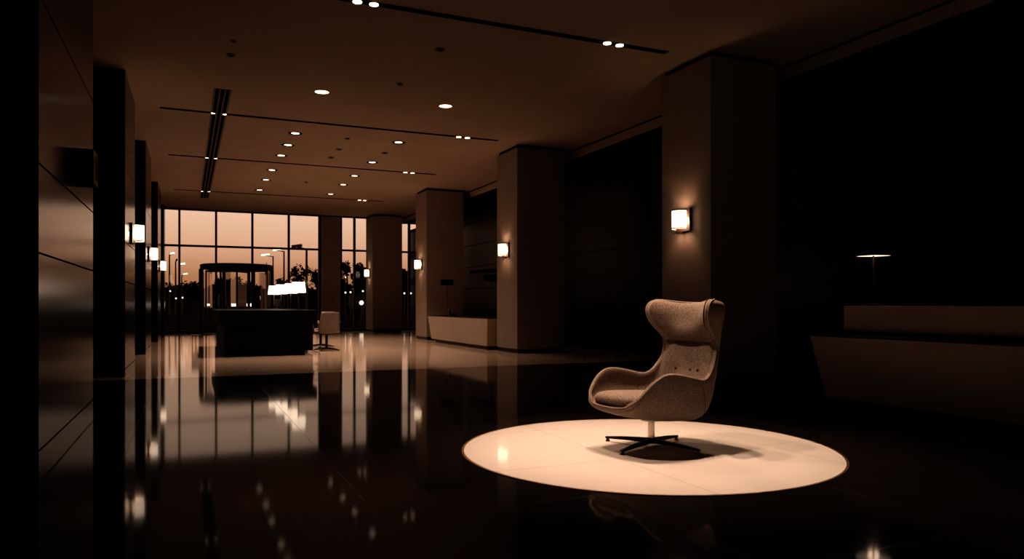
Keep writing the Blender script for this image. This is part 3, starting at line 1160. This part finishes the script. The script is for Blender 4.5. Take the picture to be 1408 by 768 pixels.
street_light('street light with short head beside the outside wall', 233, 75, 350, 6)
street_light('unlit thin pole between the outside wall and the first mullion', 241.5, 78, 359, 2, False)
street_light('street light with pale head just past the first mullion', 246.5, 78, 364.5, 7)
street_light('lower street light with pale head past the first mullion', 250, 95, 378, 7)
street_light('street light with pale arm over the last post of the revolving door', 375.5, 80, 352, -15)
street_light('taller street light with pale arm before the third mullion', 390.5, 72, 345, -14)
street_light('tall dark street light crossing the transom above the desk lamps', 421.5, 50, 341, -19, False)
p = ray_point(366.5, 90)
t = thing('flag_mast', 'thin dark pointed mast beside the revolving door corner', 'mast', (p.x, p.y, -0.05))
bm = BM()
add_lathe(bm, [(0.12, 0), (0.10, 4.6), (0.22, 4.62), (0.02, 6.2)], 8)
obj('pole', bm, 'farpole', t)


def car(label, px, depth, rot, lights):
    p = ray_point(px, depth)
    t = thing('parked_car', label, 'car', (p.x, p.y, -0.05), rot)
    prof = [(-2.1, 0.30), (-2.1, 0.80), (-1.75, 0.95), (-1.2, 1.42), (0.5, 1.45), (1.15, 0.98), (2.05, 0.85), (2.15, 0.55), (2.1, 0.30)]
    bm = BM()
    A = [bm.verts.new((x, -0.85, z)) for x, z in prof]
    B = [bm.verts.new((x, 0.85, z)) for x, z in prof]
    bm.faces.new(A)
    bm.faces.new(B[::-1])
    for i in range(len(prof)):
        j = (i + 1) % len(prof)
        bm.faces.new((A[i], A[j], B[j], B[i]))
    t.scale = (1.1, 1.1, 1.38)
    obj('body', bm, 'carpaint', t, bevel=0.05)
    for x in (-1.35, 1.35):
        for s in (-1, 1):
            bm = BM()
            add_lathe(bm, [(0.32, -0.1), (0.32, 0.1)], 16)
            w = obj('wheel', bm, 'black', t)
            w.location = (x, s * 0.8, 0.32)
            w.rotation_euler = (PI / 2, 0, 0)
    bm = BM()
    add_box(bm, -1.0, 0.45, -0.87, 0.87, 1.0, 1.36)
    obj('side_window', bm, 'buildglass', t)
    if lights:
        for s in (-1, 1):
            bm = BM()
            add_box(bm, 2.05, 2.17, s * 0.55 - 0.16, s * 0.55 + 0.16, 0.64, 0.80)
            obj('headlamp', bm, 'headlit', t)


face_cam = -PI / 2 - YAW
car('dark car with lit headlamps seen through the revolving door', 322, 62, face_cam + 0.6, True)
car('dark unlit car half hidden in the narrow window', 496, 72, face_cam + 0.35, False)
car('dark unlit car seen side-on past the first mullion', 256, 112, -YAW, False)
car('dark car with small lit headlamps beside the revolving door frame', 294, 80, face_cam + 0.4, True)


def garden_light(label, px, depth, row, r=0.16):
    p = ray_point(px, depth)
    z = 1.05 + (418 - row) * depth / FPX
    t = thing('garden_light', label, 'outdoor light', (p.x, p.y, -0.05), 0, 'small lights in the dark grounds')
    bm = BM()
    add_lathe(bm, [(0.05, 0), (0.04, z - r)], 8)
    obj('post', bm, 'farpole', t)
    bm = BM()
    bmesh.ops.create_icosphere(bm, subdivisions=2, radius=r)
    o = obj('globe', bm, 'streetlit', t, smooth=180)
    o.location = (0, 0, z)


gl = [(234, 70, 400, 'globe light close to the outside wall, upper one'), (242, 66, 410, 'globe light low beside the first mullion'), (251, 66, 409, 'globe light just past the first mullion'),
      (475, 80, 381, 'globe light high among the twigs in the narrow window'), (475, 60, 402, 'globe light at the edge of the stone window pier'),
      (482, 60, 401.5, 'globe light near the narrow window mullion'), (499, 60, 400, 'globe light beside the farthest column'),
      (556, 60, 403, 'globe light in the sliver between columns, beside the farthest column'), (565, 60, 403, 'globe light in the sliver between columns, beside the sconce column'),
      (497, 48, 416, 'largest, brightest globe light low in the narrow window'), (505, 60, 416.5, 'small globe light low beside the farthest column'), (562, 60, 417, 'lowest globe light in the sliver between columns'), (440, 60, 408, 'globe light beside the stone window pier, over the desk end'), (368, 58, 412, 'globe light at the revolving door corner, above the black desk')]
for px, D, row, lb in gl:
    garden_light(lb, px, D, row, 0.15 if 'largest' in lb else 0.075)

p = ray_point(579, 62)
t = thing('office_building', 'dark office block seen in the sliver between two columns', 'building', (p.x + 3.2, p.y + 2, -0.05), 0)
obj('wall', box_bm(-3.2, 3.2, -2, 2, 0, 7.6), 'building', t)
for i in range(4):
    for j in range(3):
        obj('window', box_bm(-2.8 + i * 1.5, -1.7 + i * 1.5, -2.03, -1.98, 1.0 + j * 2.4, 2.7 + j * 2.4), 'buildglass', t)

for i in range(2):
    for j in range(3):
        obj('window', box_bm(-3.23, -3.18, -1.7 + i * 1.8, -0.2 + i * 1.8, 1.0 + j * 2.3, 2.7 + j * 2.3), 'buildglass', t)

# ------------------------------------------------------------------ light
w = bpy.data.worlds.new('dusk_sky')
scene.world = w
w.use_nodes = True
nt = w.node_tree
N, L = nt.nodes, nt.links
bg = N['Background']
tc = N.new('ShaderNodeTexCoord')
sp = N.new('ShaderNodeSeparateXYZ')
L.new(tc.outputs['Generated'], sp.inputs['Vector'])
rp = N.new('ShaderNodeValToRGB')
els = rp.color_ramp.elements
els[0].position = 0.0
els[0].color = (0.34, 0.150, 0.072, 1)
els[1].position = 1.0
els[1].color = (0.30, 0.17, 0.11, 1)
for pos, c in ((0.035, (0.42, 0.19, 0.093)), (0.075, (0.67, 0.375, 0.235)), (0.125, (0.82, 0.53, 0.375)), (0.25, (0.85, 0.57, 0.41))):
    e = els.new(pos)
    e.color = (*c, 1)
L.new(sp.outputs['Z'], rp.inputs['Fac'])
L.new(rp.outputs['Color'], bg.inputs['Color'])
bg.inputs['Strength'].default_value = 1.2

# spots in the near track that light the chair and its inlay, plus three unseen overhead beams without fixtures
tgt = (DC.x, DC.y, 0.0)
lamp('track_spot_beam', 'SPOT', (4.88, 7.9, CZ - 0.05), 310, WARM, None, 0.05, tgt, 36, 0.3)
lamp('track_spot_beam', 'SPOT', (1.77, 7.9, CZ - 0.05), 370, WARM, None, 0.05, tgt, 36, 0.3)
lamp('unseen_overhead_beam', 'SPOT', (3.15, 5.0, CZ - 0.05), 780, WARM, None, 0.05, (DC.x, DC.y, 0.0), 48, 0.95)
lamp('unseen_overhead_beam', 'SPOT', (2.7, 5.4, CZ - 0.05), 460, WARM, None, 0.05, (DC.x, DC.y, 0.0), 48, 0.95)
lamp('unseen_overhead_beam', 'SPOT', (1.5, 4.9, CZ - 0.05), 560, WARM, None, 0.10, (DC.x, DC.y, 0.1), 48, 0.8)  # added fill for the inside of the chair back
